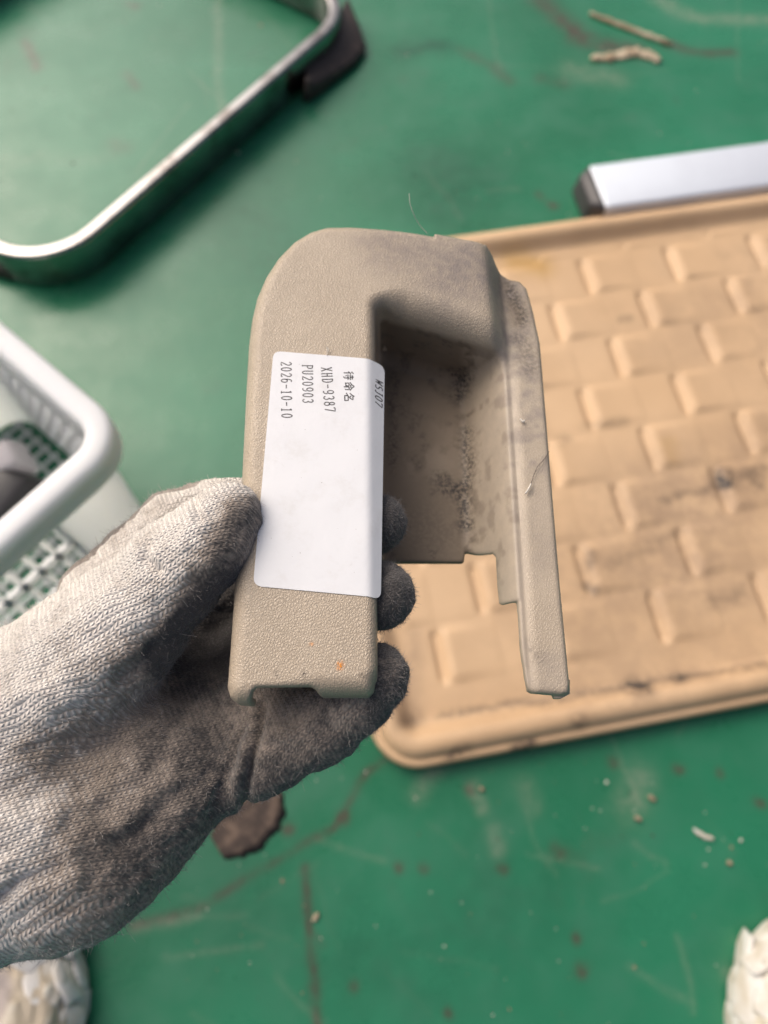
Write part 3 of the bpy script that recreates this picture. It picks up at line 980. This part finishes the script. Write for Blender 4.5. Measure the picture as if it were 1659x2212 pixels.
es_ = stick.modifiers.new('crisp_edges', 'EDGE_SPLIT'); es_.split_angle = math.radians(50)

# ---- stroke lettering
arc = lambda cx, cy, rx, ry, a0, a1, n=12: [(cx + rx * math.cos(math.radians(a0 + (a1 - a0) * i / n)), cy + ry * math.sin(math.radians(a0 + (a1 - a0) * i / n))) for i in range(n + 1)]
GL = {
    '0': [arc(.5, .5, .38, .5, 0, 360, 20)],
    '1': [[(.25, .82), (.5, 1), (.5, 0)], [(.22, 0), (.78, 0)]],
    '2': [arc(.5, .72, .36, .28, 165, -20, 10) + [(.14, 0), (.88, 0)], [(.88, 0), (.9, .12)]],
    '3': [arc(.46, .75, .33, .25, 160, -80, 10), arc(.46, .26, .38, .26, 80, -160, 12)],
    '6': [arc(.55, .62, .42, .38, 60, 180, 8) + arc(.5, .3, .37, .3, 180, 540, 18)],
    '7': [[(.1, .86), (.12, 1), (.88, 1), (.42, 0)]],
    '8': [arc(.5, .75, .3, .25, 0, 360, 16), arc(.5, .26, .38, .26, 0, 360, 16)],
    '9': [arc(.5, .7, .37, .3, 0, 360, 18), arc(.45, .38, .42, .38, 0, -120, 8)],
    '-': [[(.05, .48), (.95, .48)]],
    'X': [[(.12, 1), (.88, 0)], [(.88, 1), (.12, 0)], [(0, 1), (.26, 1)], [(.74, 1), (1, 1)], [(0, 0), (.26, 0)], [(.74, 0), (1, 0)]],
    'H': [[(.18, 1), (.18, 0)], [(.82, 1), (.82, 0)], [(.18, .52), (.82, .52)], [(.04, 1), (.32, 1)], [(.68, 1), (.96, 1)], [(.04, 0), (.32, 0)], [(.68, 0), (.96, 0)]],
    'D': [[(.04, 1), (.45, 1)] + arc(.45, .5, .43, .5, 90, -90, 12) + [(.04, 0)], [(.18, 1), (.18, 0)]],
    'P': [[(.04, 1), (.5, 1)] + arc(.5, .74, .38, .26, 90, -90, 8) + [(.2, .48)], [(.2, 1), (.2, 0)], [(.04, 0), (.38, 0)]],
    'U': [[(.16, 1), (.16, .3)] + arc(.5, .3, .34, .3, 180, 360, 10) + [(.84, 1)], [(.03, 1), (.3, 1)], [(.7, 1), (.97, 1)]],
    'W': [[(.08, 1), (.28, 0), (.5, .85), (.72, 0), (.92, 1)], [(0, 1), (.2, 1)], [(.8, 1), (1, 1)]],
    'S': [arc(.5, .75, .34, .25, 40, 270, 10) + arc(.5, .25, .36, .25, 90, -140, 10)],
    'J': [[(.3, 1), (.85, 1)], [(.6, 1), (.6, .2)] + arc(.38, .2, .22, .2, 0, -150, 6)],
    # the three characters of the first line, stroke by stroke
    'dai': [[(.28, .98), (.06, .76)], [(.32, .74), (.04, .46)], [(.19, .60), (.19, .0)], [(.45, .84), (.93, .84)], [(.68, .99), (.68, .64)], [(.38, .64), (1, .64)],
            [(.38, .42), (.98, .42)], [(.78, .54), (.78, .06), (.68, .0), (.62, .05)], [(.48, .30), (.58, .18)]],
    'ming': [[(.5, 1), (.3, .76), (.03, .58)], [(.5, 1), (.7, .76), (.98, .58)], [(.32, .66), (.66, .66)], [(.14, .50), (.14, .10)], [(.14, .50), (.44, .50), (.44, .16)], [(.14, .18), (.44, .18)],
             [(.57, .50), (.57, -.02)], [(.57, .50), (.88, .50), (.88, .16), (.80, .12)]],
    'zi': [[(.42, 1), (.28, .78), (.06, .56)], [(.40, .84), (.80, .84), (.62, .58), (.36, .36), (.02, .20)], [(.34, .68), (.50, .58)], [(.34, .38), (.34, .0)], [(.34, .38), (.88, .38), (.88, .0)], [(.34, .05), (.88, .05)]],
}


def write(chars, u0, v0, u1, v1, wpx, hpx, sw, name, slant=0.0, flap=None):
    """characters set one below the other along the label, tops to the right; from px (u0,v0) to (u1,v1) = left ends of the baseline"""
    V, Fs = [], []
    p0, p1 = tp(u0, v0), tp(u1, v1)
    w0 = np.array([(p0 - O_) @ Ax, (p0 - O_) @ Bx]); w1 = np.array([(p1 - O_) @ Ax, (p1 - O_) @ Bx])
    if flap:
        w0, w1 = np.array(flap[0]), np.array(flap[1])
    d = w1 - w0; L_ = np.linalg.norm(d); d /= L_
    up = np.array([-d[1], d[0]]) * -1
    if up[0] < 0:
        up = -up
    n = len(chars)
    adv = L_ / n
    for i, ch in enumerate(chars):
        for st_ in GL[ch]:
            pts = []
            for (a, b), (a2, b2) in zip(st_[:-1], st_[1:]):
                for t in (0, .5):
                    pts.append((a + (a2 - a) * t, b + (b2 - b) * t))
            pts.append(st_[-1])
            q_ = [w0 + d * (i * adv + (p_[0] + slant * p_[1]) * wpx) + up * (p_[1] * hpx) for p_ in pts]
            q_ = np.array(q_)
            T = np.gradient(q_, axis=0); T /= np.linalg.norm(T, axis=1, keepdims=True) + 1e-9
            Nn = np.stack([-T[:, 1], T[:, 0]], 1) * sw / 2
            b0_ = len(V)
            for a, nn in zip(q_, Nn):
                V.append(lab(*(a + nn), .03)); V.append(lab(*(a - nn), .03))
            Fs += [(b0_ + 2 * k, b0_ + 2 * k + 1, b0_ + 2 * k + 3, b0_ + 2 * k + 2) for k in range(len(q_) - 1)]
    o = mesh_obj(name, np.array(V) / 1000, Fs, M_INK, stick, False)
    return o


write(['dai', 'ming', 'zi'], 741, 793, 737, 862, 3.0, 3.1, .36, 'printed_line')
write('XHD-9387', 693, 788, 693, 886, 1.42, 3.1, .33, 'printed_line')
write('PU20903', 652, 785, 646, 870, 1.40, 3.1, .33, 'printed_line')
write('2026-10-10', 606, 781, 597, 905, 1.42, 3.1, .33, 'printed_line')
write('WSJ07', 0, 0, 0, 0, 1.50, 2.7, .38, 'printed_line', .25, ((32.2, 5.6), (32.2, 15.0)))

# ---- loose fibres on the part
def fibre(name, pts, r, m, label, cat):
    P = np.array([tp(*p_) for p_ in pts])
    t = np.linspace(0, len(P) - 1, 6 * len(P))
    P = np.stack([np.interp(t, np.arange(len(P)), P[:, k]) for k in range(3)], 1)
    for _ in range(8):
        P[1:-1] = (P[:-2] + 2 * P[1:-1] + P[2:]) / 4
    org = P.mean(0)
    mb = MB(); mb.tube((P - org) / 1000, r / 1000, 5)
    o = mb.build(name, m, None, True)
    o.matrix_world = HELD @ Matrix.Translation(Vector(org / 1000))
    return tag(o, label, cat)


fibre('hair', [(1186, 975, -13.0), (1178, 990, -12.8), (1158, 1010, -12.6), (1146, 1050, -12.6), (1138, 1062, -12.9)], .10, M_HAIR, 'short dark curved hair lying across the right hand strip of the trim', 'hair')
fibre('lint', [(1147, 1045, -12.2), (1142, 1056, -12.1), (1135, 1066, -12.4)], .28, M_THREAD, 'white lint fleck on the right hand strip below the dark hair', 'lint')
fibre('thread', [(706, 767, .5), (707, 755, .9), (705, 750, 1.2), (711, 753, 1.0), (709, 760, .7)], .13, M_THREAD, 'tiny pale thread sticking out above the top edge of the label', 'thread')
fibre('bristle', [(924, 505, -4), (906, 487, -2), (892, 460, 2), (885, 438, 4), (884, 418, 5)], .09, M_THREAD, 'thin pale bristle standing up from the top edge of the trim', 'bristle')
fibre('lint', [(1124, 905, -12.7), (1130, 912, -12.6), (1133, 908, -12.7)], .30, M_THREAD, 'white specks of lint high on the right hand strip', 'lint')

# ------------------------------------------------------------------ gloved hand
glove = empty('gloved_hand', matrix=HELD)
tag(glove, 'left hand in a soiled grey knitted glove gripping the beige trim', 'gloved hand')
hg = .82
xs = np.arange(-150, 16, hg); ys = np.arange(-150, 22, hg); zs = np.arange(-74, 22, hg)
GX, GY, GZ = np.meshgrid(xs.astype(np.float32), ys.astype(np.float32), zs.astype(np.float32), indexing='ij')


def cone(a, b):
    pa, ra = tp(*a[:3]).astype(np.float32), a[3]
    pb, rb = tp(*b[:3]).astype(np.float32), b[3]
    ba = pb - pa
    t = np.clip(((GX - pa[0]) * ba[0] + (GY - pa[1]) * ba[1] + (GZ - pa[2]) * ba[2]) / float(ba @ ba), 0, 1)
    d = np.sqrt((GX - pa[0] - ba[0] * t) ** 2 + (GY - pa[1] - ba[1] * t) ** 2 + (GZ - pa[2] - ba[2] * t) ** 2)
    return d - (ra + (rb - ra) * t)


def chain(k, *pts):
    d = None
    for a, b in zip(pts[:-1], pts[1:]):
        c_ = cone(a, b)
        d = c_ if d is None else smin(d, c_, k)
    return d


thumb = chain(4, (40, 1560, -20, 24), (255, 1362, -12, 16.6), (380, 1234, -5, 12.6), (443, 1176, -1, 10.8), (492, 1114, 0.5, 8.8))
palm = chain(10, (-330, 1960, -34, 33), (60, 1790, -30, 29), (300, 1650, -36, 22), (440, 1590, -42, 16))
palm = smin(palm, chain(8, (60, 1600, -34, 24), (300, 1480, -46, 18), (420, 1420, -50, 14)), 12)
palm = smin(palm, cone((200, 1860, -30, 20), (395, 1700, -34, 14.5)), 10)
body = smin(palm, thumb, 9)
index = chain(3, (215, 1286, -36, 13), (372, 1134, -34, 10.8), (488, 1076, -34, 9.4), (690, 1050, -30, 8.5), (770, 1040, -22, 8))
middle = chain(3, (330, 1420, -50, 13), (560, 1230, -46, 10), (740, 1160, -32, 9.5), (810, 1133, -14, 8.8))
ringf = chain(3, (380, 1500, -52, 13), (600, 1360, -46, 10.5), (750, 1300, -32, 10.5), (818, 1287, -14, 10.2))
pinky = chain(4, (470, 1640, -40, 14), (565, 1618, -34, 12.8), (690, 1556, -27, 11.4), (770, 1500, -21, 10.2), (815, 1463, -16, 9.4))
pinky = smin(pinky, chain(4, (440, 1560, -44, 15), (570, 1540, -36, 12), (660, 1515, -32, 9)), 5)
body = smin(body, smin(index, thumb, 1.0), 4)
body = smin(body, middle, 3)
body = smin(body, ringf, 3)
body = smin(body, pinky, 4.5)
del thumb, palm, index, middle, ringf, pinky
V, Q = surface_nets(body, (xs[0], ys[0], zs[0]), hg)
del body, GX, GY, GZ
for _ in range(2):                                   # even out
    acc = np.zeros_like(V); cn = np.zeros(len(V))
    for k in range(4):
        np.add.at(acc, Q[:, k], V[Q[:, (k + 1) % 4]]); np.add.at(cn, Q[:, k], 1)
        np.add.at(acc, Q[:, k], V[Q[:, (k - 1) % 4]]); np.add.at(cn, Q[:, k], 1)
    V = V * .5 + .5 * acc / np.maximum(cn, 1)[:, None]
N = vnormals(V, Q)
u_, v_ = pj(V)
wz = (fbm(V, .05, 3) - .5)
uu, vw = u_ + wz * 70, v_ + wz * 70


def crease(pts, w, d):
    return d * np.exp(-(seg_d(uu, vw, pts) / w) ** 2)


disp = (fbm(V + 3, .07, 3) - .5) * 2.8 + (fbm(V + 30, .22, 3) - .5) * 1.6 + (fbm(V + 60, .7, 2) - .5) * .5
# knit gathers along the wrist -> finger direction
al = np.radians(24)
along = V[:, 0] * math.cos(al) + V[:, 1] * math.sin(al)
across = -V[:, 0] * math.sin(al) + V[:, 1] * math.cos(al)
W2 = np.stack([along * .022, across * .14, V[:, 2] * .05], 1)
pleat = fbm(W2 + 11, 1.0, 3) - .5
lowmask = smooth(1250, 1700, v_) * smooth(620, 420, u_)
disp += pleat * (1.0 + 1.5 * lowmask)
disp -= crease([(548, 1500), (541, 1570), (536, 1640), (528, 1720)], 12, 2.3)
disp -= crease([(500, 1560), (470, 1640), (455, 1760)], 16, 1.8)
disp += crease([(515, 1560), (500, 1650), (495, 1740)], 16, 1.2)
disp -= crease([(330, 1400), (310, 1440), (270, 1470)], 20, 2.2)
disp -= crease([(400, 1500), (360, 1620), (200, 1740)], 26, 1.2)
disp -= crease([(420, 1650), (330, 1760), (180, 1860)], 24, 1.2)
disp -= crease([(130, 1870), (20, 1960)], 22, 1.8)
disp -= crease([(318, 1178), (306, 1205), (330, 1220)], 11, 1.8)
disp -= crease([(425, 1085), (435, 1125)], 10, 1.2)
V = V + N * disp[:, None]
N = vnormals(V, Q)
u_, v_ = pj(V)
fd = fbm(V + 50, .035, 4) - .5
# soiling of the cloth plus shade painted in its hollows: clean back of thumb, grimy palm, black finger ends
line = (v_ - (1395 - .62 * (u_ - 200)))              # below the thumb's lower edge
dirt_shade = .0 + .52 * smooth(-40, 240, line) * smooth(-150, 260, u_) + .10 * smooth(1500, 1700, v_)
dirt_shade += .75 * smooth(400, 500, u_ + (v_ - 1150) * .35) * smooth(1020, 1120, v_) * (v_ < 1420)
dirt_shade += .28 * smooth(780, 830, u_) + .15 * smooth(540, 620, u_)
dirt_shade = np.where(V[:, 2] < -26, np.maximum(dirt_shade, .55 + .4 * smooth(-34, -46, V[:, 2]) * (v_ < 1560)), dirt_shade)  # parts far behind the front face painted darker, as if shaded
dirt_shade += .55 * np.exp(-(seg_d(uu, vw, [(345, 1405), (430, 1345), (500, 1290)]) / 48) ** 2) + .30 * np.exp(-(seg_d(uu, vw, [(350, 1420), (430, 1440), (490, 1420)]) / 75) ** 2)  # deep shadow between thumb and bar painted in along with the grime
dirt_shade += .10 * np.exp(-(seg_d(uu, vw, [(330, 1600), (470, 1560), (540, 1640)]) / 80) ** 2) + .06 * smooth(1540, 1640, v_) * smooth(180, 330, u_)
dirt_shade = np.clip(dirt_shade + fd * .75, 0, 1.25)
clean = np.clip(1.15 - dirt_shade * .8, .42, 1)
wp = fbm(V + 70, .03, 3) - .5
th_ = np.radians(30) - np.radians(14) * smooth(1450, 1900, v_)
ka = V[:, 0] * math.cos(math.radians(29)) + V[:, 1] * math.sin(math.radians(29))
kb = -V[:, 0] * math.sin(math.radians(29)) + V[:, 1] * math.cos(math.radians(29)) - .55 * V[:, 2]
knit = np.stack([(ka + wp * 5) / 1.35, (kb + wp * 6) / 1.45, 0 * ka], 1)
mesh_obj('knitted_glove', V / 1000, Q, M_GLOVE, glove, True, dict(dirt_shade=dirt_shade, clean=clean, knit=knit))
# fuzz
camp = TC
facing = ((camp - V) * N).sum(1) / np.linalg.norm(camp - V, axis=1)
inframe = (u_ > -60) & (u_ < 950) & (v_ < 2260)
wgt = np.where(inframe & (facing > -.25), .25 + 1.0 * (np.abs(facing) < .35) + .5 * dirt_shade + 3.5 * (u_ > 780), 0)
wgt /= wgt.sum()
NF = 48000
sel = rng.choice(len(V), NF, p=wgt)
base = V[sel] + N[sel] * -.1
ln = rng.gamma(3, .45, NF)[:, None] * np.where(u_[sel] > 780, .34, .42)[:, None]
dr = N[sel] * rng.uniform(.15, 1.0, (NF, 1)) + rng.normal(0, .75, (NF, 3))
dr /= np.linalg.norm(dr, axis=1, keepdims=True)
cv = rng.normal(0, 1.3, (NF, 3))
side = np.cross(dr, camp - base); side /= np.linalg.norm(side, axis=1, keepdims=True) + 1e-9
FV, FF, FD = [], [], []
k4 = 4
for k in range(k4):
    t = k / (k4 - 1)
    p_ = base + dr * ln * t + cv * ln * t * t * .6
    w_ = .045 * (1 - .5 * t)
    FV.append(np.stack([p_ - side * w_, p_ + side * w_], 1))
FV = np.stack(FV, 1).reshape(-1, 3)                  # fibre, ring, side
I = np.arange(NF * k4 * 2).reshape(NF, k4, 2)
FF = np.stack([I[:, :-1, 0], I[:, :-1, 1], I[:, 1:, 1], I[:, 1:, 0]], -1).reshape(-1, 4)
fz = mesh_obj('fuzz', FV / 1000, FF, M_FUZZ, glove, False, dict(dirt_shade=np.repeat(np.clip(dirt_shade[sel], 0, 1), k4 * 2)))
fz['kind'] = 'stuff'

# ------------------------------------------------------------------ litter on the floor


def chunk(p, r, flat=.5):
    """an uneven crumb: jittered octahedron, subdivided once by hand"""
    V = []
    for lat, nn, sc in ((-.6, 5, .8), (.25, 6, 1.0)):
        off = random.random() * 6
        for k in range(nn):
            a = off + 2 * math.pi * k / nn
            q_ = r * sc * random.uniform(.7, 1.25)
            V.append((p[0] + q_ * math.cos(a), p[1] + q_ * math.sin(a), max(.0002, p[2] + r * flat * (lat + .6) * random.uniform(.8, 1.2))))
    V.append((p[0], p[1], p[2] + r * flat * 1.5))
    Fs = [tuple(range(5))[::-1], (0, 1, 6, 5), (1, 2, 7, 6), (2, 3, 8, 7), (3, 4, 9, 8), (4, 0, 10, 9), (0, 5, 10)]
    Fs += [(5 + k, 5 + (k + 1) % 6, 11) for k in range(6)]
    return V, Fs


mb = MB()
known = [(563, 55, 3.2, 0), (157, 352, 2.2, 0), (468, 430, 2.2, 0), (515, 330, 2.6, 0), (578, 390, 1.6, 0), (1458, 215, 2.0, 0), (1298, 107, 1.5, 0), (895, 380, 1.6, 0), (610, 1903, 2.0, 0), (706, 1615, 1.5, 0),
         (790, 1668, 1.5, 0), (1310, 1690, 2, 0), (1600, 1815, 2, 0), (1580, 1830, 2, 0), (1410, 1805, 1.6, 0), (1370, 2090, 1.8, 0), (1530, 1835, 1.5, 0), (1100, 2180, 1.6, 0), (640, 350, 1.6, 0)]
for u0_, v0_, r0_, _ in known:
    mb.add(*chunk(fl(u0_, v0_, .0005), r0_ / 1000 * .7))
for _ in range(90):
    u0_, v0_ = random.uniform(350, 1659), random.uniform(1560, 2212)
    mb.add(*chunk(fl(u0_, v0_, .0003), random.choice([.4, .5, .6, .8]) / 1000))
for _ in range(70):
    u0_, v0_ = random.uniform(0, 1659), random.uniform(0, 520)
    mb.add(*chunk(fl(u0_, v0_, .0003), random.choice([.6, .8, 1.0]) / 1000))
gr = mb.build('grit', M_CRUMB)
tag(gr, 'scattered pale and brown grit on the green floor', 'grit', kind='stuff')


def strip_thing(name, pts, w, t, m, label, cat, z=.001, jag=.25, lift=.002, group=None):
    P = np.array([fl(*p_, z) for p_ in pts])
    tt_ = np.linspace(0, len(P) - 1, 22)
    P = np.stack([np.interp(tt_, np.arange(len(P)), P[:, k]) for k in range(3)], 1)
    for _ in range(3):
        P[1:-1] = (P[:-2] + 2 * P[1:-1] + P[2:]) / 4
    T = np.gradient(P, axis=0); T /= np.linalg.norm(T, axis=1, keepdims=True)
    Nn = np.stack([-T[:, 1], T[:, 0], 0 * T[:, 0]], 1)
    org = P[0].copy(); org[2] = 0
    V = []
    n = len(P)
    for i in range(n):
        wl = w * math.sin(math.pi * (i + 1.2) / (n + 1.4)) ** .4
        a, b = wl * random.uniform(1 - jag, 1 + jag), wl * random.uniform(1 - jag, 1 + jag)
        zt = t + lift * abs(math.sin(i * .9 + 1)) * random.uniform(.5, 1)
        c_ = P[i] - org
        V += [c_ - Nn[i] * a, c_ + Nn[i] * b, c_ + Nn[i] * b * .6 + np.array([0, 0, zt]), c_ - Nn[i] * a * .6 + np.array([0, 0, zt * .8])]
    Fs = [(i * 4 + k, i * 4 + (k + 1) % 4, (i + 1) * 4 + (k + 1) % 4, (i + 1) * 4 + k) for i in range(n - 1) for k in range(4)] + [(3, 2, 1, 0), tuple((n - 1) * 4 + k for k in range(4))]
    o = mesh_obj(name, V, Fs, m, None, True)
    o.location = tuple(org)
    return tag(o, label, cat, group)


strip_thing('straw', [(1274, 32), (1320, 50), (1370, 68), (1410, 84), (1450, 98)], .0036, .003, M_STRAW, 'dry pale straw lying on the floor near the top edge', 'straw')
strip_thing('dry_leaf', [(1276, 128), (1330, 124), (1375, 112), (1400, 118), (1424, 134)], .0090, .001, M_STRAW, 'crumpled dry leaf scrap lying below the pale straw', 'leaf', lift=.004, jag=.4)
strip_thing('brown_scrap', [(585, 1700), (560, 1755), (520, 1790), (470, 1830)], .022, .002, M_BROWN, 'torn dark brown scrap on the floor just under the palm of the glove', 'scrap', jag=.08)
strip_thing('paint_chip', [(250 + 1150, 1718), (1415, 1730)], .0019, .0008, M_STRAW, 'pale tan chip on the floor below the panel, above and left of the whitish flake', 'chip', jag=.6, lift=.0012, group='chips scattered on the floor')
strip_thing('paint_chip', [(1498, 1790), (1515, 1805), (1540, 1812)], .0019, .0008, M_FOAM, 'whitish folded flake on the floor near the right edge below the panel', 'chip', jag=.6, lift=.0012, group='chips scattered on the floor')
strip_thing('paint_chip', [(1035, 1700), (1045, 1708)], .0019, .0008, M_STRAW, 'small pale chip on the floor below the panel front edge', 'chip', jag=.6, lift=.0012, group='chips scattered on the floor')
strip_thing('paint_chip', [(675, 1990), (688, 1972)], .0019, .0008, M_STRAW, 'pale splinter at the top of the vertical rust scratch', 'chip', jag=.6, lift=.0012, group='chips scattered on the floor')
strip_thing('paint_chip', [(1570, 1860), (1580, 1868)], .0019, .0008, M_STRAW, 'small tan chip near the right edge below the whitish flake', 'chip', jag=.6, lift=.0012, group='chips scattered on the floor')
strip_thing('paint_chip', [(1370, 1765), (1385, 1772)], .0019, .0008, M_STRAW, 'small tan chip left of the whitish folded flake', 'chip', jag=.6, lift=.0012, group='chips scattered on the floor')
